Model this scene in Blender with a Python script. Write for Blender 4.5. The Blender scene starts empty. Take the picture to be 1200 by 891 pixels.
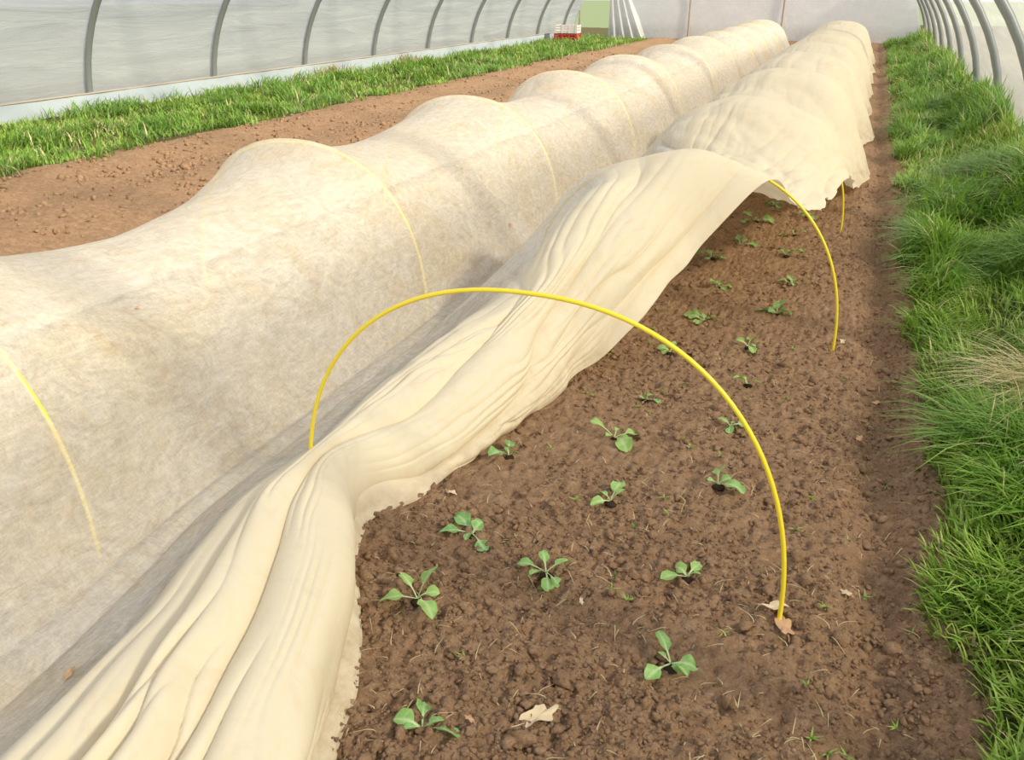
import bpy, math, random
import numpy as np
from mathutils import Vector
random.seed(4); rng=np.random.default_rng(7)
D=bpy.data; S=bpy.context.scene
S.view_settings.view_transform='Standard'
S.view_settings.look='None'
S.view_settings.exposure=0.0

# ---------------------------------------------------------------- helpers
def _h(ix,iy,s):
    n=(ix.astype(np.int64)*374761393+iy.astype(np.int64)*668265263+s*2147483629)&0xffffffff
    n=((n^(n>>13))*1274126177)&0xffffffff
    n=n^(n>>16)
    return (n&0xffff)/32767.5-1.0
def vn(x,y,s=0):
    x=np.asarray(x,float); y=np.asarray(y,float); x,y=np.broadcast_arrays(x,y)
    ix=np.floor(x); iy=np.floor(y); fx=x-ix; fy=y-iy
    fx=fx*fx*fx*(fx*(fx*6-15)+10); fy=fy*fy*fy*(fy*(fy*6-15)+10)
    a=_h(ix,iy,s);b=_h(ix+1,iy,s);c=_h(ix,iy+1,s);d=_h(ix+1,iy+1,s)
    return (a+(b-a)*fx)*(1-fy)+(c+(d-c)*fx)*fy
def fbm(x,y,s=0,o=3):
    r=0;a=1.0;t=0
    for i in range(o):
        r=r+a*vn(x*2**i+i*7.3,y*2**i+i*3.1,s+i); t+=a; a*=.5
    return r/t
def sst(a,b,x):
    t=np.clip((x-a)/(b-a),0,1); return t*t*(3-2*t)
def mesh_np(name,V,polys,mat,smooth=True,attrs=None):
    me=D.meshes.new(name)
    V=np.ascontiguousarray(V,dtype=np.float32)
    me.vertices.add(len(V)); me.vertices.foreach_set('co',V.ravel())
    loops=np.concatenate([p.ravel() for p in polys]).astype(np.int32)
    tot=np.concatenate([np.full(len(p),p.shape[1],np.int32) for p in polys])
    st=np.concatenate([[0],np.cumsum(tot)[:-1]]).astype(np.int32)
    me.loops.add(len(loops)); me.loops.foreach_set('vertex_index',loops)
    me.polygons.add(len(tot)); me.polygons.foreach_set('loop_start',st)
    try: me.polygons.foreach_set('loop_total',tot)
    except Exception: pass
    me.polygons.foreach_set('use_smooth',np.full(len(tot),smooth,dtype=bool))
    me.update(calc_edges=True); me.validate()
    if attrs:
        for k,v in attrs.items():
            at=me.attributes.new(k,'FLOAT','POINT'); at.data.foreach_set('value',np.asarray(v,np.float32).ravel())
    if mat: me.materials.append(mat)
    ob=D.objects.new(name,me); S.collection.objects.link(ob); return ob
def grid_faces(nu,nv,off=0):
    i=np.arange(nv-1)[:,None]*nu+np.arange(nu-1)[None,:]
    i=i.ravel()+off
    return np.stack([i,i+1,i+1+nu,i+nu],1)
class NT:
    def __init__(s,name):
        s.m=D.materials.new(name); s.m.use_nodes=True; s.t=s.m.node_tree; s.t.nodes.clear()
        s.out=s.n('ShaderNodeOutputMaterial')
    def n(s,typ,**kw):
        x=s.t.nodes.new(typ)
        for k,v in kw.items(): setattr(x,k,v)
        return x
    def l(s,a,b): s.t.links.new(a,b)
    def pos(s,scale=(1,1,1)):
        g=s.n('ShaderNodeNewGeometry'); m=s.n('ShaderNodeMapping'); m.inputs['Scale'].default_value=scale
        s.l(g.outputs['Position'],m.inputs['Vector']); return m.outputs['Vector']
    def noise(s,vec,scale,detail=4,rough=.55,dist=0):
        x=s.n('ShaderNodeTexNoise'); x.inputs['Scale'].default_value=scale; x.inputs['Detail'].default_value=detail
        x.inputs['Roughness'].default_value=rough; x.inputs['Distortion'].default_value=dist
        if vec: s.l(vec,x.inputs['Vector'])
        return x.outputs['Fac']
    def ramp(s,fac,stops):
        r=s.n('ShaderNodeValToRGB'); e=r.color_ramp.elements
        while len(e)<len(stops): e.new(.5)
        for i,(p,c) in enumerate(stops):
            e[i].position=p; e[i].color=(c[0],c[1],c[2],1) if hasattr(c,'__len__') else (c,c,c,1)
        s.l(fac,r.inputs['Fac']); return r.outputs['Color']
    def mix(s,f,a,b,bt='MIX'):
        x=s.n('ShaderNodeMix',data_type='RGBA',blend_type=bt)
        for i,v in ((0,f),(6,a),(7,b)):
            if hasattr(v,'node'): s.l(v,x.inputs[i])
            elif i==0: x.inputs[0].default_value=v
            else: x.inputs[i].default_value=(*v,1)
        return x.outputs[2]
    def math(s,op,a,b=0.0,clamp=False):
        x=s.n('ShaderNodeMath',operation=op); x.use_clamp=clamp
        for i,v in ((0,a),(1,b)):
            if hasattr(v,'node'): s.l(v,x.inputs[i])
            else: x.inputs[i].default_value=v
        return x.outputs[0]
    def attr(s,name):
        x=s.n('ShaderNodeAttribute'); x.attribute_name=name; return x.outputs['Fac']
    def bump(s,h,st,dist):
        x=s.n('ShaderNodeBump'); x.inputs['Strength'].default_value=st; x.inputs['Distance'].default_value=dist
        s.l(h,x.inputs['Height']); return x.outputs['Normal']
    def pbr(s,col,rough=.8,normal=None,spec=.3,metal=0):
        p=s.n('ShaderNodeBsdfPrincipled')
        if hasattr(col,'node'): s.l(col,p.inputs['Base Color'])
        else: p.inputs['Base Color'].default_value=(*col,1)
        p.inputs['Roughness'].default_value=rough; p.inputs['Metallic'].default_value=metal
        p.inputs['Specular IOR Level'].default_value=spec
        if normal: s.l(normal,p.inputs['Normal'])
        return p.outputs[0]
    def sh(s,typ,col,normal=None):
        p=s.n(typ)
        if hasattr(col,'node'): s.l(col,p.inputs['Color'])
        else: p.inputs['Color'].default_value=(*col,1)
        if normal: s.l(normal,p.inputs['Normal'])
        return p.outputs[0]
    def mixs(s,f,a,b):
        x=s.n('ShaderNodeMixShader')
        if hasattr(f,'node'): s.l(f,x.inputs[0])
        else: x.inputs[0].default_value=f
        s.l(a,x.inputs[1]); s.l(b,x.inputs[2]); return x.outputs[0]
    def done(s,sh): s.l(sh,s.out.inputs['Surface']); return s.m

# ---------------------------------------------------------------- materials
def mat_soil(name,clod=False):
    t=NT(name); p=t.pos()
    a=t.noise(p,1.3,4); b=t.noise(p,26,7,.75); c=t.noise(p,150,5,.75)
    col=t.ramp(b,[(.28,(.24,.138,.075)),(.5,(.435,.275,.160)),(.72,(.62,.43,.27))])
    col=t.mix(t.math('MULTIPLY',a,.45),col,(.50,.315,.18))
    if not clod:
        g=t.attr('grassy'); col=t.mix(t.math('MULTIPLY',g,.85),col,(.08,.11,.03))
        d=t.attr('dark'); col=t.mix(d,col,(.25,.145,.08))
    col=t.mix(t.math('MULTIPLY',t.ramp(c,[(.4,0.),(.65,1.)]),.45),col,(.18,.10,.06))
    h=t.math('ADD',t.math('MULTIPLY',b,1.0),t.math('MULTIPLY',c,.6))
    return t.done(t.pbr(col,.92,t.bump(h,1.0,.014),.15))
M_soil=mat_soil('soil'); M_clod=mat_soil('soil_clod',True)

def mat_fleece():
    t=NT('fleece'); p=t.pos(); band=t.attr('band'); hemd=t.attr('hemdirt')
    st=t.noise(p,1.5,6,.6,.8); st2=t.noise(p,4,8,.62,2.6); sw=t.noise(t.pos((.8,.5,.8)),9,6,.65,3.5)
    fibA=t.noise(t.pos((1,.2,1)),70,4,.75,1.2); fibB=t.noise(t.pos((.3,1,.5)),85,4,.75,1.2)
    fib2=t.noise(p,38,7,.8,1.0)
    base=t.ramp(st,[(.34,(.88,.82,.65)),(.5,(.91,.88,.77)),(.68,(.92,.90,.82))])
    base=t.mix(t.math('MULTIPLY',t.ramp(st2,[(.48,0.0),(.68,1.0)]),.36),base,(.82,.66,.40))
    bc=t.ramp(st2,[(.3,(.96,.85,.61)),(.7,(.97,.90,.72))])
    bc=t.mix(t.math('MULTIPLY',t.ramp(st2,[(.5,0.0),(.65,1.0)]),.35),bc,(.86,.68,.40))
    col=t.mix(band,base,bc)
    col=t.mix(t.math('MULTIPLY',hemd,t.ramp(t.noise(p,11,6,.7),[(.35,.05),(.65,.65)])),col,(.56,.42,.27))
    h=t.math('ADD',fib2,t.math('MULTIPLY',fibA,.4))
    nrm=t.bump(h,.16,.004)
    dif=t.sh('ShaderNodeBsdfDiffuse',col,nrm)
    tr=t.sh('ShaderNodeBsdfTranslucent',t.mix(.3,col,(1,.86,.52)),nrm)
    s=t.mixs(.28,dif,tr)
    tp=t.sh('ShaderNodeBsdfTransparent',(1,1,1))
    fm=t.math('MULTIPLY',t.math('ADD',fibA,fibB),.5)
    f=t.math('ADD',t.ramp(fm,[(.38,.20),(.62,.42)]),t.ramp(sw,[(.35,.0),(.68,.18)]))
    f=t.math('MULTIPLY',t.math('SUBTRACT',1.0,band),f)
    return t.done(t.mixs(f,s,tp))
M_fleece=mat_fleece()

def mat_film(name,op=.86,lo=.70,bs=.7,trf=.6):
    t=NT(name); p=t.pos((1,.10,1)); n=t.noise(p,4.5,6,.65,.6); n2=t.noise(t.pos((1,.25,1)),14,4,.7)
    g=t.n('ShaderNodeNewGeometry'); sx=t.n('ShaderNodeSeparateXYZ'); t.l(g.outputs['Position'],sx.inputs[0])
    dirt=t.ramp(sx.outputs[2],[(.0,.8),(.30,.7),(.55,.12),(1,.0)])
    col=t.ramp(n,[(.3,(lo,lo,lo+.04)),(.55,(lo*.5+.47,lo*.5+.47,lo*.5+.485)),(.75,(.96,.96,.96))])
    col=t.mix(t.math('MULTIPLY',dirt,n2),col,(.52,.56,.47))
    nr=t.bump(n,bs,.06)
    d=t.sh('ShaderNodeBsdfDiffuse',col,nr); tr=t.sh('ShaderNodeBsdfTranslucent',col,nr)
    gl=t.n('ShaderNodeBsdfGlossy'); gl.inputs['Roughness'].default_value=.35
    s=t.mixs(trf,d,tr); s=t.mixs(.05,s,gl.outputs[0])
    tp=t.sh('ShaderNodeBsdfTransparent',(1,1,1))
    return t.done(t.mixs(op,tp,s))
M_film=mat_film('polythene_film',.88,.66); M_filmR=mat_film('polythene_film_clear',.55); M_filmB=mat_film('polythene_film_white',.93,.86,.2,.45)
def simple(name,c,r=.6,spec=.3,metal=0,var=.25,scale=20):
    t=NT(name); n=t.noise(t.pos(),scale,4)
    col=t.mix(t.math('MULTIPLY',n,var),c,tuple(x*.45 for x in c))
    return t.done(t.pbr(col,r,None,spec,metal))
M_hoop=simple('yellow_fibreglass',(1.0,.80,.05),.35,.5,0,.1)
M_steel=simple('galvanised_steel',(.30,.32,.32),.45,.5,.3)
M_wood=simple('weathered_wood',(.46,.40,.32),.8)
M_white=simple('white_plastic',(.85,.78,.76),.5)
M_red=simple('red_plastic',(.55,.07,.05),.5)
M_dry=simple('dry_leaf',(.62,.38,.22),.8,.2,0,.5,60)
M_dry2=simple('straw',(.76,.61,.40),.8,.2,0,.4,60)
M_out=simple('outdoor_grass',(.34,.42,.22),.9,.1,0,.5,2)
M_skirt=simple('film_skirt',(.56,.64,.72),.45,.4,0,.4,3)
M_plug=simple('dark_compost',(.05,.03,.02),.9,.1,0,.3)

def mat_grass():
    t=NT('grass_blade'); r=t.attr('rnd'); h=t.attr('hgt'); dr=t.attr('dry')
    a=t.ramp(r,[(0,(.09,.22,.028)),(.5,(.22,.42,.05)),(1,(.46,.60,.14))])
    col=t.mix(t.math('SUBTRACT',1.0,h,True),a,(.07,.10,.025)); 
    col=t.mix(dr,col,(.76,.62,.36))
    p=t.pbr(col,.40,None,.4); tr=t.sh('ShaderNodeBsdfTranslucent',t.mix(.4,col,(.5,.72,.08)))
    return t.done(t.mixs(.28,p,tr))
M_grass=mat_grass()
def mat_leaf():
    t=NT('brassica_leaf'); m=t.attr('mid'); n=t.noise(t.pos(),60,3)
    col=t.ramp(n,[(.3,(.13,.36,.09)),(.7,(.26,.52,.16))])
    oi=t.n('ShaderNodeObjectInfo')
    col=t.mix(t.math('MULTIPLY',oi.outputs['Random'],.6),col,(.42,.62,.16))
    col=t.mix(t.math('MULTIPLY',m,.8),col,(.66,.78,.44))
    p=t.pbr(col,.42,None,.4); tr=t.sh('ShaderNodeBsdfTranslucent',(.38,.65,.1))
    return t.done(t.mixs(.22,p,tr))
M_leaf=mat_leaf()

# ---------------------------------------------------------------- ground
def ground(x,y,fine=True):
    x=np.asarray(x,float);y=np.asarray(y,float)
    z=.016*fbm(x*3.1,y*3.1,11,2)
    edge=.03*vn(y*1.7,0*y,5)+.0*x
    bed=sst(-9,-7.6,x)*(1-sst(.60,.72,x+edge))
    if fine:
        c=fbm(x*17,y*17,21,3); z=z+bed*.014*(1-2*np.abs(c))
        z=z+bed*.009*(1-2*np.abs(vn(x*40,y*40,31)))+bed*.005*(1-2*np.abs(vn(x*85,y*85,33)))
    z=z-.050*np.exp(-((x+edge-.30)/.09)**2)+.03*sst(.38,.6,x+edge)+.26*sst(.85,1.6,x)
    far=1-sst(-3.9,-3.4,x)
    z=z+far*bed*(.035*np.sin(x*4.2+.3*vn(y*.4,x*.2,8))-.01)
    return z
xs=np.concatenate([np.linspace(-14,-8.2,24),np.linspace(-8,-3.4,110),np.linspace(-3.3,-1.5,24),np.arange(-1.47,.66,.0088),np.linspace(.67,1.7,40),np.linspace(1.8,5,10)])
ys=[-1.5]
while ys[-1]<40: ys.append(ys[-1]+max(.0088,.004*max(ys[-1],0)) if ys[-1]>.9 else ys[-1]+.06)
ys=np.array(ys)
X,Y=np.meshgrid(xs,ys)
Z=ground(X,Y)
ins=((X<-7.55+.25*vn(Y*.7,X*0,3)).astype(float)+sst(.50,.56,X+.03*vn(Y*1.7,0*Y,5)+.05*vn(Y*12,X*12,6)))
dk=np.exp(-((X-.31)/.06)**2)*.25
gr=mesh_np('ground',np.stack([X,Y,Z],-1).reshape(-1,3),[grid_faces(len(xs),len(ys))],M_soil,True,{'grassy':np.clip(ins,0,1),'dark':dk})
o=mesh_np('ground_outdoor_field',np.array([[-90,-30,-.12],[80,-30,-.12],[80,160,-.12],[-90,160,-.12]]),[np.array([[0,1,2,3]])],M_out)

# clods --------------------------------------------------------------
import bmesh
def ico(sub):
    b=bmesh.new(); bmesh.ops.create_icosphere(b,subdivisions=sub,radius=1)
    v=np.array([x.co[:] for x in b.verts]); f=np.array([[q.index for q in p.verts] for p in b.faces]); b.free(); return v,f
def clods(n,sub,smin,smax,x0,x1,y0,y1,power):
    v,f=ico(sub); k=len(v)
    yy=y0*(y1/y0)**rng.random(n); xx=x0+(x1-x0)*rng.random(n)
    den=fbm(xx*3,yy*3,77,2); kp=rng.random(n)<(.6+den); xx=xx[kp];yy=yy[kp];n=len(xx)
    s=smin*(smax/smin)**(rng.random(n)**power)
    zz=ground(xx,yy)
    jit=1+.5*(rng.random((n,k))*2-1)*(1 if sub==1 else .7)
    ang=rng.random(n)*6.28; ca,sa=np.cos(ang),np.sin(ang)
    P=v[None]*jit[...,None]*s[:,None,None]*(1+.45*(rng.random((n,1,3))*2-1))
    P[...,2]*=.8
    PX=P[...,0]*ca[:,None]-P[...,1]*sa[:,None]; PY=P[...,0]*sa[:,None]+P[...,1]*ca[:,None]
    V=np.stack([PX+xx[:,None],PY+yy[:,None],P[...,2]+(zz+s*.15)[:,None]],-1).reshape(-1,3)
    F=(f[None]+(np.arange(n)*k)[:,None,None]).reshape(-1,3)
    return V,F
parts=[clods(52000,1,.002,.0068,-1.35,.56,.85,8,1.4),clods(9500,2,.004,.013,-1.35,.54,.85,9,1.9),clods(1000,2,.009,.024,-1.35,.50,1,9,2.2),
       clods(4500,1,.015,.04,-7.3,-3.6,4,24,2.4)]
off=0;VV=[];FF=[]
for v,f in parts: VV.append(v);FF.append(f+off);off+=len(v)
mesh_np('soil_clods',np.concatenate(VV),[np.concatenate(FF)],M_clod,True)

# ---------------------------------------------------------------- hoops
HL=[-.75,1.4,3.6,5.7,8.0,10.3,12.7,15.0,17.3,19.6,21.9,24.0]
HR=[1.89,3.97,6.23,8.4,10.7,13.0,15.3,17.6,19.9,22.2]
CL,CR=-2.70,-.735
def tube(name,pts,r,mat,parent=None):
    cu=D.curves.new(name,'CURVE'); cu.dimensions='3D'; cu.bevel_depth=r; cu.bevel_resolution=3; cu.use_fill_caps=True
    sp=cu.splines.new('POLY'); sp.points.add(len(pts)-1)
    for i,p in enumerate(pts): sp.points[i].co=(*p,1)
    cu.materials.append(mat); ob=D.objects.new(name,cu); S.collection.objects.link(ob)
    if parent: ob.parent=parent
    return ob
def hoop(cx,y,hw,H,dx=0,e=2.25):
    pts=[(cx-hw,y,-.06)]
    for i in range(61):
        a=math.pi*(1-i/60); c=math.cos(a); s=max(0,math.sin(a))
        pts.append((cx+hw*math.copysign(abs(c)**(2/e),c)+dx*(1+c)/2,y+.02*math.sin(a*2),H*s**(2/e)))
    pts.append((cx+hw+dx,y,-.06)); return pts
for y in HR: tube('yellow_hoop',hoop(CR,y,.765,.88,.05 if abs(y-3.97)<.1 else 0),.0066,M_hoop)
for y in HL: tube('yellow_hoop',hoop(CL,y,.743,.882),.0066,M_hoop)

# ---------------------------------------------------------------- fleece
def se(z,hw=.762,H=.903,e=2.25): return hw*max(0,1-(z/H)**e)**(1/e)
hoopA=np.array([(-3.85,0),(-3.52,.12),(CL-se(.37),.37),(CL-se(.70),.70),(CL-se(.858),.858),(-2.7,.904),(CL+se(.858),.858),(CL+se(.70),.70),(CL+se(.37),.37),(-1.91,.14)])
sagA =np.array([(-3.9,0),(-3.62,.08),(-3.42,.24),(-3.17,.47),(-2.94,.62),(-2.7,.685),(-2.45,.64),(-2.20,.50),(-1.99,.28),(-1.89,.13)])
KB={
-1.5:[(-1.70,.04),(-1.42,.10),(-1.2,.17),(-.95,.16),(-.70,.11),(-.62,.0)],
 .6:[(-1.68,.05),(-1.38,.14),(-1.2,.21),(-1.00,.20),(-.82,.13),(-.74,0)],
1.06:[(-1.70,.05),(-1.42,.16),(-1.27,.24),(-1.07,.23),(-.92,.15),(-.87,0)],
1.4:[(-1.74,.06),(-1.50,.17),(-1.37,.24),(-1.19,.24),(-1.06,.16),(-1.02,0)],
1.65:[(-1.77,.08),(-1.55,.18),(-1.45,.24),(-1.32,.24),(-1.20,.16),(-1.17,.0)],
1.89:[(-1.78,.08),(-1.56,.17),(-1.47,.235),(-1.40,.23),(-1.31,.13),(-1.26,.0)],
2.1:[(-1.78,.08),(-1.55,.18),(-1.44,.25),(-1.32,.22),(-1.21,.11),(-1.16,0)],
2.6:[(-1.78,.09),(-1.55,.20),(-1.36,.29),(-1.20,.26),(-1.09,.14),(-1.06,0.0)],
3.1:[(-1.78,.10),(-1.50,.26),(-1.20,.42),(-1.08,.38),(-1.02,.22),(-.99,.05)],
3.4:[(-1.78,.11),(-1.49,.35),(-1.12,.60),(-.94,.58),(-.84,.44),(-.77,.28)],
3.7:[(-1.78,.11),(-1.48,.40),(-1.08,.75),(-.83,.75),(-.69,.62),(-.62,.47)],
3.97:[(-1.78,.1),(-1.50,.42),(-1.22,.75),(-.76,.91),(-.52,.88),(-.33,.80)],
4.35:[(-1.78,.08),(-1.50,.34),(-1.24,.52),(-.80,.70),(-.45,.68),(-.20,.61)],
5.0:[(-1.78,.07),(-1.48,.28),(-1.22,.42),(-.80,.54),(-.38,.53),(-.11,.45)],
5.7:[(-1.78,.08),(-1.48,.30),(-1.22,.48),(-.78,.63),(-.32,.57),(-.06,.41)],
6.23:[(-1.78,.1),(-1.50,.42),(-1.2,.75),(-.735,.92),(-.22,.77),(-.0,.41)]}
for i,y in enumerate(HR[3:]):
    m=(HR[3:][i-1] if i else 6.23)*.5+y*.5; q=.08*math.sin(i*2.7)
    KB[m-.15]=[(-1.78,.08),(-1.49,.27),(-1.24,.40+q),(-.80,.53+q),(-.24,.34),(.10,.06 if i else .14)]
    KB[m+.55]=[(-1.78,.08),(-1.49,.32),(-1.24,.50+q),(-.78,.66+q*.6),(-.24,.48),(.12,.04)]
    KB[y]=[(-1.78,.1),(-1.50,.42),(-1.2,.76),(-.735,.94),(-.17,.78),(.19,.02)]
KB[25.0]=[(-1.78,.05),(-1.47,.2),(-1.2,.3),(-.73,.35),(-.18,.2),(.12,.0)]
ky=np.array(sorted(KB)); kv=np.array([KB[k] for k in sorted(KB)])
tan=np.zeros_like(kv)
d=(kv[1:]-kv[:-1])/(ky[1:]-ky[:-1])[:,None,None]
for i in range(1,len(ky)-1):
    a,b=d[i-1],d[i]; w=(a*b)>0
    tan[i]=np.where(w,2*a*b/(a+b+1e-12*np.sign(a+b)+1e-15),0)
tan[0]=d[0];tan[-1]=d[-1]
def secB(y):
    i=int(np.clip(np.searchsorted(ky,y)-1,0,len(ky)-2)); h=ky[i+1]-ky[i]; t=(y-ky[i])/h
    return ((2*t**3-3*t*t+1)*kv[i]+(t**3-2*t*t+t)*h*tan[i]+(-2*t**3+3*t*t)*kv[i+1]+(t**3-t*t)*h*tan[i+1])
SG=[.9,1.0,.62,.78,.62,.9,.7,.95,.7,.9,.8,.8]
SKEW=[0,.0,.10,-.10,.12,-.05,.1,-.1,.1,0,0,0]
def secA(y):
    i=int(np.clip(np.searchsorted(HL,y)-1,0,len(HL)-2)); t=np.clip((y-HL[i])/(HL[i+1]-HL[i]),0,1)
    t=t+SKEW[i]*math.sin(math.pi*t)
    w=(4*t*(1-t))**.85*SG[i]
    return hoopA*(1-w)+sagA*w
NU=560
fy=[-1.4]
while fy[-1]<25.4:
    y=fy[-1]; fy.append(y+(.03 if y<.3 else .012 if y<4.6 else .012+(y-4.6)*.005))
fy=np.array(fy); NV=len(fy)
u=np.concatenate([np.linspace(0,10,170,endpoint=False),np.linspace(10,15,NU-170)])
P=np.zeros((NV,NU,2))
ui=np.clip(u.astype(int),0,14); ut=(u-ui)[:,None]
for j,y in enumerate(fy):
    C=np.concatenate([secA(y),secB(y)])
    if y>24: 
        k=1-sst(24,25.6,y)*.9; C=C.copy(); C[:,1]*=k
    Ce=np.concatenate([2*C[:1]-C[1:2],C,2*C[-1:]-C[-2:-1]])
    p0,p1,p2,p3=Ce[ui],Ce[ui+1],Ce[ui+2],Ce[ui+3]
    P[j]=.5*((2*p1)+(p2-p0)*ut+(2*p0-5*p1+4*p2-p3)*ut**2+(3*p1-p0-3*p2+p3)*ut**3)
FX=P[...,0].copy(); FZ=P[...,1].copy(); FY=np.repeat(fy[:,None],NU,1)
U=np.repeat(u[None],NV,0)
W=np.clip((U-10.6)/4.4,0,1)
rightstart=np.interp(fy,[-2,1.9,3.0,3.6,4.0,5,6.3,9],[10.9,10.8,11.2,11.8,12.3,12.3,12.0,11.7])[:,None]
band=sst(rightstart-.15,rightstart+.35,U)*(1-.15*sst(6,12,FY))
def ridge(q,p=.8): return np.abs(np.cos(np.pi*q))**p
amp=np.interp(fy,[-1.5,.6,1.3,1.7,1.92,2.2,3.0,3.6,4.1,6,10],[.082,.080,.070,.040,.024,.040,.050,.040,.022,.016,.012])[:,None]
ph=np.interp(fy,[-1.5,1.9,2.4,4,6],[-.6,0,.25,.9,1.5])[:,None]
q=W*3.3+ph+.45*vn(FY*.8,W*2,41)+.22*vn(FY*2.6,W*4,42)
q2=W*8-ph*.7+.8*vn(FY*1.1,W*3,43)+.35*vn(FY*4,W*7,44)
q3=W*17+ph*1.5+1.1*vn(FY*1.7,W*6,46)+.4*vn(FY*6,W*12,49)
m2=np.clip(.5+.9*vn(FY*1.5,W*4,47),0,1); m3=np.clip(.45+1.0*vn(FY*2.3,W*6,48),0,1)
endf=np.clip((15-U)/.35,0,1)**.5
mask=sst(rightstart-.5,rightstart+.3,U)
disp=mask*amp*((ridge(q,.6)-.6)*1.0+(ridge(q2,.6)-.6)*.60*m2+(ridge(q3)-.6)*.22*m3)*(.35+.65*endf)
# cross crumples where the pulled-back roll is bunched
disp+=mask*(1-sst(3.6,4.2,FY))*.010*fbm(FY*5,W*7+FY*1.5,145,3)*sst(1.95,2.4,FY)
# slack, layered folds behind the second hoop: creases fan out from each hoop's shoulder
fan=sst(10.6,12,U)*sst(3.95,4.8,FY)
s=(U-12)
fan2=0
for k,yh in enumerate(HR[1:]):
    dy=FY-yh; win=np.exp(-(dy/1.25)**2)
    th=np.arctan2(s+ .9,dy*1.6+1e-4); rad=np.sqrt((s+.9)**2+(dy*1.6)**2)
    fan2=fan2+win*np.clip(rad*1.2-.15,0,1)*(ridge(th*2.6+k*.37+.35*vn(FY*1.1,U*.9,151+k),.6)-.6+.5*(ridge(th*6.1+k*.7+.5*vn(FY*1.7,U*1.2,171+k),.6)-.6)+.2*(ridge(th*12+k*.7+.8*vn(FY*2.3,U*1.6,191+k),.7)-.6))
disp+=fan*.040*fan2
disp+=fan*.016*(ridge(FY*1.2-s*2.6+.9*vn(FY*1.5,U*1.4,53),.6)-.6)*np.clip(.5+vn(FY*.9,U,57),0,1)
disp+=fan*.012*fbm(FY*2.4,U*2.2,146,3)
# soft billow + long soft creases of the single layer
sl_=(1-mask)
disp+=sl_*.016*fbm(FY*1.2,U*.6,61,3)
cm=np.clip(.35+1.1*vn(FY*.8,U*.6,66),0,1); cm2=np.clip(.3+1.1*vn(FY*.7+9,U*.5,67),0,1)
disp+=sl_*(.010*(ridge(U*.35+FY*.45+.6*vn(FY*.5,U*.5,63),.6)-.6)+.009*(ridge(U*.8-FY*.7+.9*vn(FY*.9,U*.7,65),.6)-.6)*cm+.004*(ridge(U*1.5+FY*1.4+1.1*vn(FY*.9,U*.7,68),.7)-.6)*cm2)
hy=np.min(np.abs(fy[:,None]-np.array(HL)[None]),1)[:,None]
left=1-sst(9.4,10.2,U)
disp*=1-left*np.exp(-(hy/.10)**2)*.97
hyr=np.min(np.abs(fy[:,None]-np.array(HR[1:])[None]),1)[:,None]
disp*=1-sst(10.5,11,U)*sst(3.6,3.9,FY)*np.exp(-(hyr/.10)**2)*.8
disp+=np.exp(-((U-9.9)/.9)**2)*.022*(ridge(U*1.6+.5*vn(FY*.8,U,71)+FY*.12)-.6)
G=np.stack([FX,FY,FZ],-1)
du=np.gradient(G,axis=1); dv=np.gradient(G,axis=0)
N=np.cross(du,dv); N/=np.linalg.norm(N,axis=-1,keepdims=True)+1e-9
N*=np.sign(N[...,2:3].mean())
G=G+N*disp[...,None]
hem=sst(14.2,15,U)
G[...,0]+=hem*(.034*vn(FY*3,FY*0,81)+.012*vn(FY*9,FY*0,82))
G[...,2]+=hem*.025*vn(FY*4,FY*0+3,83)*sst(.1,.3,FZ)
G[...,2]=np.maximum(G[...,2],ground(G[...,0],G[...,1],False)+.016)
hd=np.clip(sst(14.0,15,U)*(1-sst(.05,.35,G[...,2]))+.35*(1-sst(.04,.16,G[...,2]))*sst(10.8,11.5,U),0,1)
fl=mesh_np('crop_fleece_cover',G.reshape(-1,3),[grid_faces(NU,NV)],M_fleece,True,{'band':band,'hemdirt':hd})

# ---------------------------------------------------------------- grass
def blades(xx,yy,h,w,lean,az,zz,dry,segs=4,xlim=None):
    n=len(xx); ts=np.linspace(0,1,segs+1)
    px=np.cos(az);py=np.sin(az); qx=-py;qy=px
    V=np.zeros((n,segs*2+1,3)); hg=np.zeros((n,segs*2+1))
    for k,t in enumerate(ts):
        r=h*lean*(t**1.9)*1.0; z=h*(t-.55*lean*t**2.6)
        ww=w*(1-t**2)*.5+w*.08
        if k<segs:
            for sgn,i in ((-1,2*k),(1,2*k+1)):
                V[:,i,0]=xx+px*r+sgn*qx*ww; V[:,i,1]=yy+py*r+sgn*qy*ww; V[:,i,2]=zz+z-.005; hg[:,i]=t
        else:
            V[:,-1,0]=xx+px*r;V[:,-1,1]=yy+py*r;V[:,-1,2]=zz+z; hg[:,-1]=1
    if xlim: V[...,0]=xlim[0]+np.clip(V[...,0]-xlim[0],0,xlim[1]-xlim[0])
    k=segs*2+1; base=(np.arange(n)*k)[:,None,None]
    q=np.array([[2*i,2*i+1,2*i+3,2*i+2] for i in range(segs-1)])
    Q=(q[None]+base).reshape(-1,4); T=(np.array([[2*segs-2,2*segs-1,2*segs]])[None]+base).reshape(-1,3)
    rn=np.repeat(rng.random(n)[:,None],k,1); dr=np.repeat(dry[:,None],k,1)
    return V.reshape(-1,3),Q,T,rn.ravel(),np.clip(hg*2.2,0,1).ravel(),dr.ravel()
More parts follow.
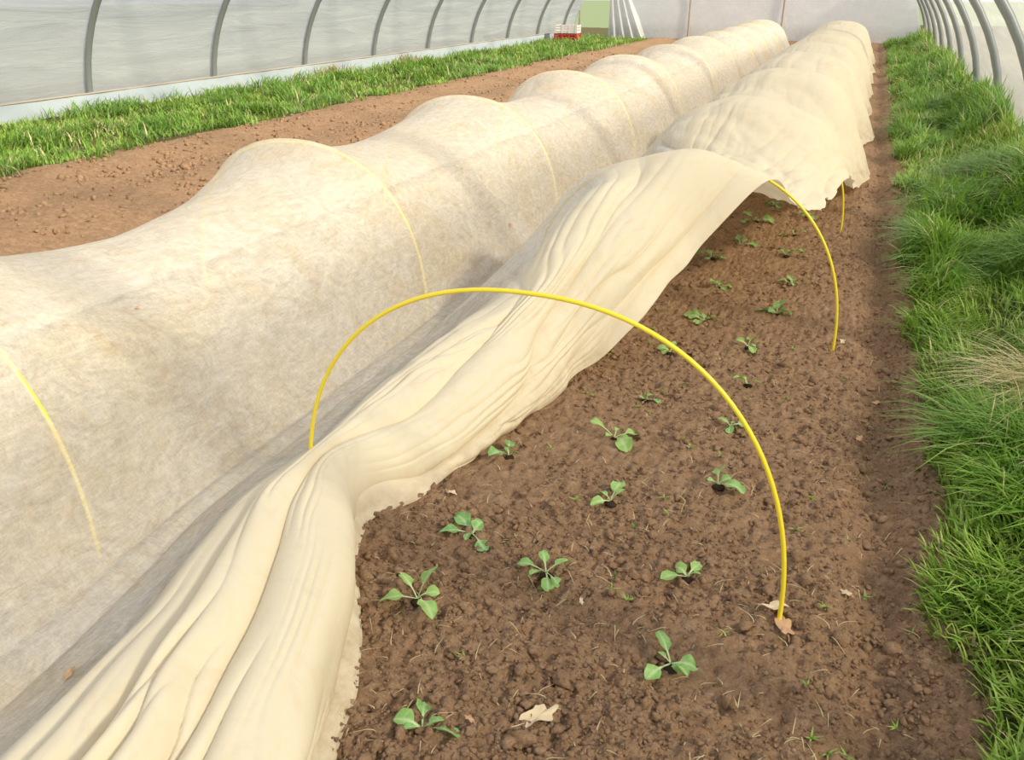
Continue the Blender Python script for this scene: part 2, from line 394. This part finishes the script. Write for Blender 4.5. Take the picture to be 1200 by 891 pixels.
def grass(name,regs):
    Vs=[];Qs=[];Ts=[];R=[];H=[];DR=[];off=0
    for (x0,x1,y0,y1,n,h0,w0,side) in regs:
        xx=x0+(x1-x0)*rng.random(n); yy=y0+(y1-y0)*rng.random(n)
        den=fbm(xx*2.2,yy*2.2,91,2)
        e=.06*vn(yy*2.3,yy*0,93)+.035*vn(yy*7,yy*0,94)
        if side=='R': keep=(xx>.45+e+.08*rng.random(n)**2)&(rng.random(n)<.85+den)
        else: keep=(xx<-7.45+5*e+.3*rng.random(n)**2)&(rng.random(n)<.8+den)
        xx=xx[keep];yy=yy[keep];den=den[keep]; m=len(xx)
        tus=np.clip(fbm(xx*2.4,yy*1.8,95,2)*1.6+.5,0,1)
        h=h0*(.45+.85*tus)*(.5+.8*rng.random(m))
        if side=='R': h*=.6+.45*sst(.42,.70,xx)+.25*sst(1.2,1.6,xx)
        az=fbm(xx*1.6,yy*1.4,97,2)*4+2.8+(rng.random(m)-.5)*4.2
        lean=.3+.9*rng.random(m)*(.6+.5*tus)
        if side=='R': lean*=1-.5*sst(1.25,1.55,xx); xx=np.minimum(xx,1.50)
        w=w0*(.5+1.0*rng.random(m)); dp=.04+.22*sst(.25,.7,fbm(xx*1.5,yy*1.1,99,2)); dry=(rng.random(m)<dp).astype(float)*.9
        zz=ground(xx,yy,False)
        V,Q,T,r,hg,dr=blades(xx,yy,h,w,lean,az,zz,dry,4,(.2,1.52) if side=='R' else (-10.3,-6.8))
        tone=np.repeat(tus,9)
        Vs.append(V);Qs.append(Q+off);Ts.append(T+off);R.append(np.clip(r*.65+.42*(1-tone)-.02,0,1));H.append(hg);DR.append(dr);off+=len(V)
    return mesh_np(name,np.concatenate(Vs),[np.concatenate(Qs),np.concatenate(Ts)],M_grass,True,{'rnd':np.concatenate(R),'hgt':np.concatenate(H),'dry':np.concatenate(DR)})
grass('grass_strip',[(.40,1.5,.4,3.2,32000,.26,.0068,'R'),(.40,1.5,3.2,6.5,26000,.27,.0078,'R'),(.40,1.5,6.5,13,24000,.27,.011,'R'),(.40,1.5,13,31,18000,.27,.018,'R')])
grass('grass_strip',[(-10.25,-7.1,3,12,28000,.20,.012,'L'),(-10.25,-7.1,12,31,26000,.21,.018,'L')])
def tuft(name,cx,cy,sx,sy,n,h,w,lean,az0,azs,dry,rs,z0=.0):
    xx=cx+sx*rng.standard_normal(n);yy=cy+sy*rng.standard_normal(n)
    V,Q,T,r,hg,dr=blades(xx,yy,h*(.6+.5*rng.random(n)),np.full(n,w),lean*(.6+.8*rng.random(n)),az0+azs*rng.standard_normal(n),ground(xx,yy,False)+z0,np.full(n,dry),4,(.2,1.5))
    mesh_np(name,V,[Q,T],M_grass,True,{'rnd':r*rs,'hgt':hg,'dry':dr})
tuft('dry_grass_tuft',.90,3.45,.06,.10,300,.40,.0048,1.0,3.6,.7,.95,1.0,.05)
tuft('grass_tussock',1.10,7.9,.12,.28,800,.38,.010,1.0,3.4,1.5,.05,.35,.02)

# ---------------------------------------------------------------- seedlings
def leaf(L,lp,wb,az,el,droop,seed,roll=0):
    nl,nw=12,7; V=[];mid=[]
    r=np.random.default_rng(seed); ph=r.random()*6
    pos=np.array([0.,0.]); ang=el; pts=[]
    tot=lp+L; ds=tot/(nl+5)
    for k in range(nl+6):
        pts.append((pos[0],pos[1],ang,k*ds)); pos=pos+ds*np.array([math.cos(ang),math.sin(ang)]); ang-=droop*ds/tot*(1.0+.8*k/(nl+5))
    ca,sa=math.cos(az),math.sin(az)
    rows=0
    for (r_,z_,a_,s_) in pts:
        t=(s_-lp)/L
        if t<=0: w=.0022+.0012*max(0,1+t*3)
        else: w=max(.0006,wb*.5*(math.sin(math.pi*min(1,max(0,t))**.82)**.62)*(1+.07*math.sin(t*17+ph))+.0025*(1-t))
        for j in range(nw):
            q=j/(nw-1)*2-1
            x=q*w; up=.30*abs(q)**1.6*w+ (.11*wb*math.sin(q*2+s_*120+ph)*abs(q) if t>0 else 0)
            if t<=0: up=-.6*w*(1-q*q)+ .0
            up+=roll*x
            rr=r_-math.sin(a_)*up; zz=z_+math.cos(a_)*up
            V.append((rr*ca-x*sa,rr*sa+x*ca,zz)); mid.append(1.0 if t<=0.02 else max(0,1-abs(q)*w/.0028)*(1-.5*t)+ (.25 if (abs(q)>.1 and abs(math.sin(s_*260+abs(q)*3))>.93) else 0))
        rows+=1
    return np.array(V),grid_faces(nw,rows),mid
def seedling(x,y,s,seed,spec=None):
    r=np.random.default_rng(seed); nleaf=spec or int(r.integers(4,7)); a0=r.random()*6.28
    VV=[];FF=[];MM=[];off=0
    for i in range(nleaf):
        big=1.0 if i<nleaf-2 else .6
        big*=.7+.45*r.random()
        az=a0+i*2.4+r.normal()*.3
        L=s*.066*big*(.9+.25*r.random()); lp=s*.044*big*(.6+.9*r.random()); wb=L*(.60+.2*r.random())
        el=(.4+.5*r.random()) if i<nleaf-2 else 1.0
        v,f,m=leaf(L,lp,wb,az,el,.6+.8*r.random(),int(r.integers(1e6)),r.normal()*.35)
        VV.append(v);FF.append(f+off);MM+=m;off+=len(v)
    me_v=np.concatenate(VV); me_v[:,2]=np.maximum(me_v[:,2],.004)
    z=float(ground(x,y))
    ob=mesh_np('cabbage_seedling',me_v,[np.concatenate(FF)],M_leaf,True,{'mid':np.clip(MM,0,1)})
    ob.location=(x,y,z+.008)
    pv=ico(2)[0]; rj=1+.3*(r.random((len(pv),1))-.5)
    pl=mesh_np('root_plug',pv*rj*np.array([.022,.020,.009]),[ico(2)[1]],M_plug,True)
    pl.parent=ob; pl.location=(.004,-.006,-.006)
    return ob
PL=[(-.936,1.58,1.15),(-.93,1.94,1.05),(-.636,1.83,.9),(-1.0,2.42,1.0),(-.563,2.27,.95),(-.244,1.99,1.0),(-.212,1.604,.9),(-.718,1.195,.95),
(-.677,2.73,1.2),(-.239,2.5,1.05),(-.65,3.12,.85),(-.266,2.97,.7),(-.255,3.4,.8),(-.647,3.61,1.05),(-.976,3.83,1.1),(-.31,3.84,.95),(-.574,4.12,1.2),
(-.226,4.37,1.1),(-.584,4.68,.95),(-.193,4.92,.9),(-.73,5.25,1.1),(-.28,5.44,1.0),(-.6,5.7,1.2),(-.276,6.03,1.0),(-.58,6.3,1.2),(-.228,6.57,1.0),(-.516,6.9,1.1),(-1.0,3.4,1.0),(-1.0,4.6,1.0),(-.25,7.3,1.1)]
for i,(x,y,s_) in enumerate(PL): seedling(x,y,s_,500+i*7)

# ---------------------------------------------------------------- dry leaves
def dry_leaf(x,y,z,s,az,seed,lobes=5,mat=M_dry):
    r=np.random.default_rng(seed); n=44; V=[(0,0,.004*s*10)]
    for i in range(n):
        a=2*math.pi*i/n
        rad=(1+.22*math.cos(a*lobes+r.random()*.3))*(.5+.08*r.random())
        px=rad*math.cos(a)*1.45; py=rad*math.sin(a)*.8
        V.append((px*s,py*s,.12*s*math.sin(px*4+seed)+.22*s*abs(py)))
    for i in range(n):
        p=V[i+1]; V.append((p[0]*.5,p[1]*.5,p[2]*.35+.02*s))
    F=[];Q=[]
    for i in range(n):
        j=(i+1)%n; F.append((0,1+n+i,1+n+j)); Q.append((1+n+i,1+i,1+j,1+n+j))
    V=np.array(V)
    ob=mesh_np('dry_leaf',V,[np.array(F),np.array(Q)],mat,True)
    st=tube('stalk',[(-.7*s,0,.02*s),(-1.0*s,.05*s,.05*s),(-1.25*s,.15*s,.03*s)],.0012,mat,ob)
    ob.location=(x,y,z); ob.rotation_euler=(r.normal()*.12,r.normal()*.12,az); return ob
def gz(x,y): return float(ground(x,y))
dry_leaf(-.469,1.323,gz(-.469,1.323)+.016,.058,.9,3,5,M_dry2)
dry_leaf(.045,1.87,gz(.045,1.87)+.02,.046,2.0,5)
dry_leaf(.015,1.93,gz(.015,1.93)+.03,.040,.4,6,4,M_dry2)
for i,(x,y,s_) in enumerate([(-1.08,2.1,.022),(.22,3.1,.028),(.2,2.1,.02),(.28,3.5,.028),(-.5,1.75,.014),(.05,2.9,.016),(.12,4.1,.03),(-.62,1.25,.016)]):
    dry_leaf(x,y,gz(x,y)+.014,s_,i*1.3,20+i,5,M_dry if i%2 else M_dry2)
from mathutils.bvhtree import BVHTree
bv=BVHTree.FromPolygons([tuple(v) for v in G.reshape(-1,3)],[tuple(int(k) for k in f) for f in grid_faces(NU,NV)])
for i,(x,y,s_) in enumerate([(-1.95,4.75,.03),(-1.55,.95,.025),(-2.25,2.0,.012)]):
    h=bv.ray_cast(Vector((x,y,3)),Vector((0,0,-1)))
    if h[0]:
        ob=dry_leaf(x,y,h[0].z+.006,s_,i,40+i); nn=h[1] if h[1].z>0 else -h[1]; ob.rotation_euler=nn.to_track_quat('Z','Y').to_euler()

n=700; xx=-1.2+1.6*rng.random(n); yy=1.0*(7/1.0)**rng.random(n)
V,Q,T,r,hg,dr=blades(xx,yy,.012+.03*rng.random(n)**2,np.full(n,.0022),2.2+0*xx,6.28*rng.random(n),ground(xx,yy)+.012,np.full(n,.95))
V[:,2]=np.minimum(V[:,2],np.repeat(ground(xx,yy)+.02,9)) 
mesh_np('straw_bits',V,[Q,T],M_grass,True,{'rnd':r,'hgt':hg,'dry':dr})
n=60; cx=-1.0+1.4*rng.random(n); cy=1.3*(6/1.3)**rng.random(n); xx=np.repeat(cx,5);yy=np.repeat(cy,5); m=len(xx)
V,Q,T,r,hg,dr=blades(xx,yy,.014+.014*rng.random(m),np.full(m,.005),np.full(m,1.2),6.28*rng.random(m),ground(xx,yy)+.004,np.zeros(m))
mesh_np('tiny_weeds',V,[Q,T],M_grass,True,{'rnd':r*.5+.5,'hgt':hg,'dry':dr})

# ---------------------------------------------------------------- polytunnel
TCX,TA,TH=-4.4,6.0,3.6
TY0,TY1=-6.7,31.8
def arch(a): return TCX+TA*math.cos(a),TH*math.sin(a)
ry=[9.2+2.65*k for k in range(-6,9)]
root=D.objects.new('polytunnel_frame',None); S.collection.objects.link(root)
for y in ry:
    pts=[(TCX-TA,y,-.1)]+[(arch(math.pi*(1-i/48))[0],y,arch(math.pi*(1-i/48))[1]) for i in range(49)]+[(TCX+TA,y,-.1)]
    tube('steel_rib',pts,.045,M_steel,root)
def side(name,a0,a1,r=1.008,mat=M_film):
    na=22; yy=np.linspace(TY0,TY1,260); aa=np.linspace(a0,a1,na)
    A,Yg=np.meshgrid(aa,yy)
    ripple=.018*np.abs(np.sin((Yg-9.2)/2.65*np.pi))+.010*fbm(A*9,Yg*1.2,5,2)
    R=r-ripple/6
    Xg=TCX+TA*R*np.cos(A); Zg=TH*R*np.sin(A)
    return mesh_np(name,np.stack([Xg,Yg,Zg],-1).reshape(-1,3),[grid_faces(na,len(yy))],mat,True)
side('wall_left',math.pi,math.pi-.68,1.012)
side('wall_right',0,.68,1.012,M_filmR)
for nm,sx in (('baseboard_left',-1),('baseboard_right',1)):
    yy=np.linspace(TY0,TY1,300); zz=np.linspace(-.05,.24,6); Zg,Yg=np.meshgrid(zz,yy)
    Xg=TCX+sx*(TA-.06-Zg*.05)+.012*fbm(Yg*3,Zg*6,9,2)
    mesh_np(nm,np.stack([Xg,Yg,Zg],-1).reshape(-1,3),[grid_faces(6,300)],M_skirt,True)
for sx in (-1,1):
    tube('side_rail',[(TCX+sx*(TA-.07),TY0,.25),(TCX+sx*(TA-.07),TY1,.25)],.014,M_wood,root)
YE=31.8
def panel(name,x0,x1,z0,z1,y=YE,mat=M_filmB):
    nx,nz=30,12; Xg,Zg=np.meshgrid(np.linspace(x0,x1,nx),np.linspace(z0,z1,nz))
    Zt=TH*np.sqrt(np.maximum(0,1-((Xg-TCX)/TA)**2)); Zg=np.minimum(Zg,Zt)
    Yg=y+.05*fbm(Xg*1.4,Zg*2,14,3)
    return mesh_np(name,np.stack([Xg,Yg,Zg],-1).reshape(-1,3),[grid_faces(nx,nz)],mat,True)
panel('wall_back',-8.9,TCX+TA,0,3.6)
panel('wall_back',TCX-TA,-8.9,2.0,3.6)
for x in (-10.2,-8.9,-6.1,-2.9):
    zt=TH*math.sqrt(max(0,1-((x-TCX)/TA)**2)); tube('end_post',[(x,YE-.08,-.1),(x,YE-.08,zt)],.035,M_wood,root)
tube('end_rail',[(-8.9,YE-.1,2.0),(.9,YE-.1,2.0)],.03,M_wood,root)
na,nz=40,20; A,Zg=np.meshgrid(np.linspace(0,1,na),np.linspace(0,1,nz))
Xg=-9.0+A*(.5+.9*(1-Zg)); Yg=YE-.35+.12*np.sin(A*26+Zg*2)*(.4+.6*(1-Zg)); Zz=2.0*Zg+.02
mesh_np('door_curtain',np.stack([Xg,Yg,Zz],-1).reshape(-1,3),[grid_faces(na,nz)],M_filmB,True)
def box(b,x0,x1,y0,y1,z0,z1):
    vs=[b.verts.new(p) for p in ((x0,y0,z0),(x1,y0,z0),(x1,y1,z0),(x0,y1,z0),(x0,y0,z1),(x1,y0,z1),(x1,y1,z1),(x0,y1,z1))]
    for f in ((3,2,1,0),(4,5,6,7),(0,1,5,4),(1,2,6,5),(2,3,7,6),(3,0,4,7)): b.faces.new([vs[i] for i in f])
def crate(x,y,z,mat,w=.8,dp=.5,h=.26):
    b=bmesh.new(); t=.025
    box(b,-w/2,w/2,-dp/2,dp/2,0,t)
    for zz in (0.03,.11,.19):
        box(b,-w/2,w/2,-dp/2,-dp/2+t,zz,zz+.055); box(b,-w/2,w/2,dp/2-t,dp/2,zz,zz+.055)
        box(b,-w/2,-w/2+t,-dp/2+t,dp/2-t,zz,zz+.055); box(b,w/2-t,w/2,-dp/2+t,dp/2-t,zz,zz+.055)
    for sx in (-1,-.33,.33,1):
        for sy in (-1,1):
            cx=sx*(w/2-.03); cy=sy*(dp/2-.012); box(b,cx-.03,cx+.03,cy-.02,cy+.02,0,h)
    me=D.meshes.new('harvest_crate'); b.to_mesh(me); b.free(); me.materials.append(mat)
    ob=D.objects.new('harvest_crate',me); S.collection.objects.link(ob); ob.location=(x,y,z); return ob
crate(-9.55,28.4,.02,M_red); crate(-9.55,28.4,.285,M_white)
for (x,y) in ((-10.05,14.9),(-10.0,17.9)):
    n=120; xx=x+.08*rng.standard_normal(n); yy=y+.3*rng.standard_normal(n)
    V,Q,T,r,hg,dr=blades(xx,yy,.35*(.5+rng.random(n)*.6),np.full(n,.02),np.full(n,.5),6.28*rng.random(n),np.zeros(n),np.full(n,.6),4,(-10.3,-9))
    mesh_np('withered_weed',V,[Q,T],M_grass,True,{'rnd':r*.2,'hgt':hg*.4,'dry':dr})

# ---------------------------------------------------------------- light
w=D.worlds.new('World'); S.world=w; w.use_nodes=True
bg=w.node_tree.nodes['Background']; bg.inputs[0].default_value=(.88,.92,1.0,1); bg.inputs[1].default_value=.90
sl=D.lights.new('sun','SUN'); sl.energy=4.9; sl.angle=math.radians(6); sl.color=(1,.89,.68)
so=D.objects.new('sun',sl); S.collection.objects.link(so)
dirn=Vector((.70,-.20,.52)).normalized()
so.rotation_euler=dirn.to_track_quat('Z','Y').to_euler(); so.location=(6,-6,9)

cam=D.cameras.new('camera'); co=D.objects.new('camera',cam); S.collection.objects.link(co)
co.location=(0,0,1.6); co.rotation_euler=(math.radians(64.3),0,math.radians(22.19))
cam.sensor_width=36; cam.lens=28.5; cam.clip_end=300
S.camera=co
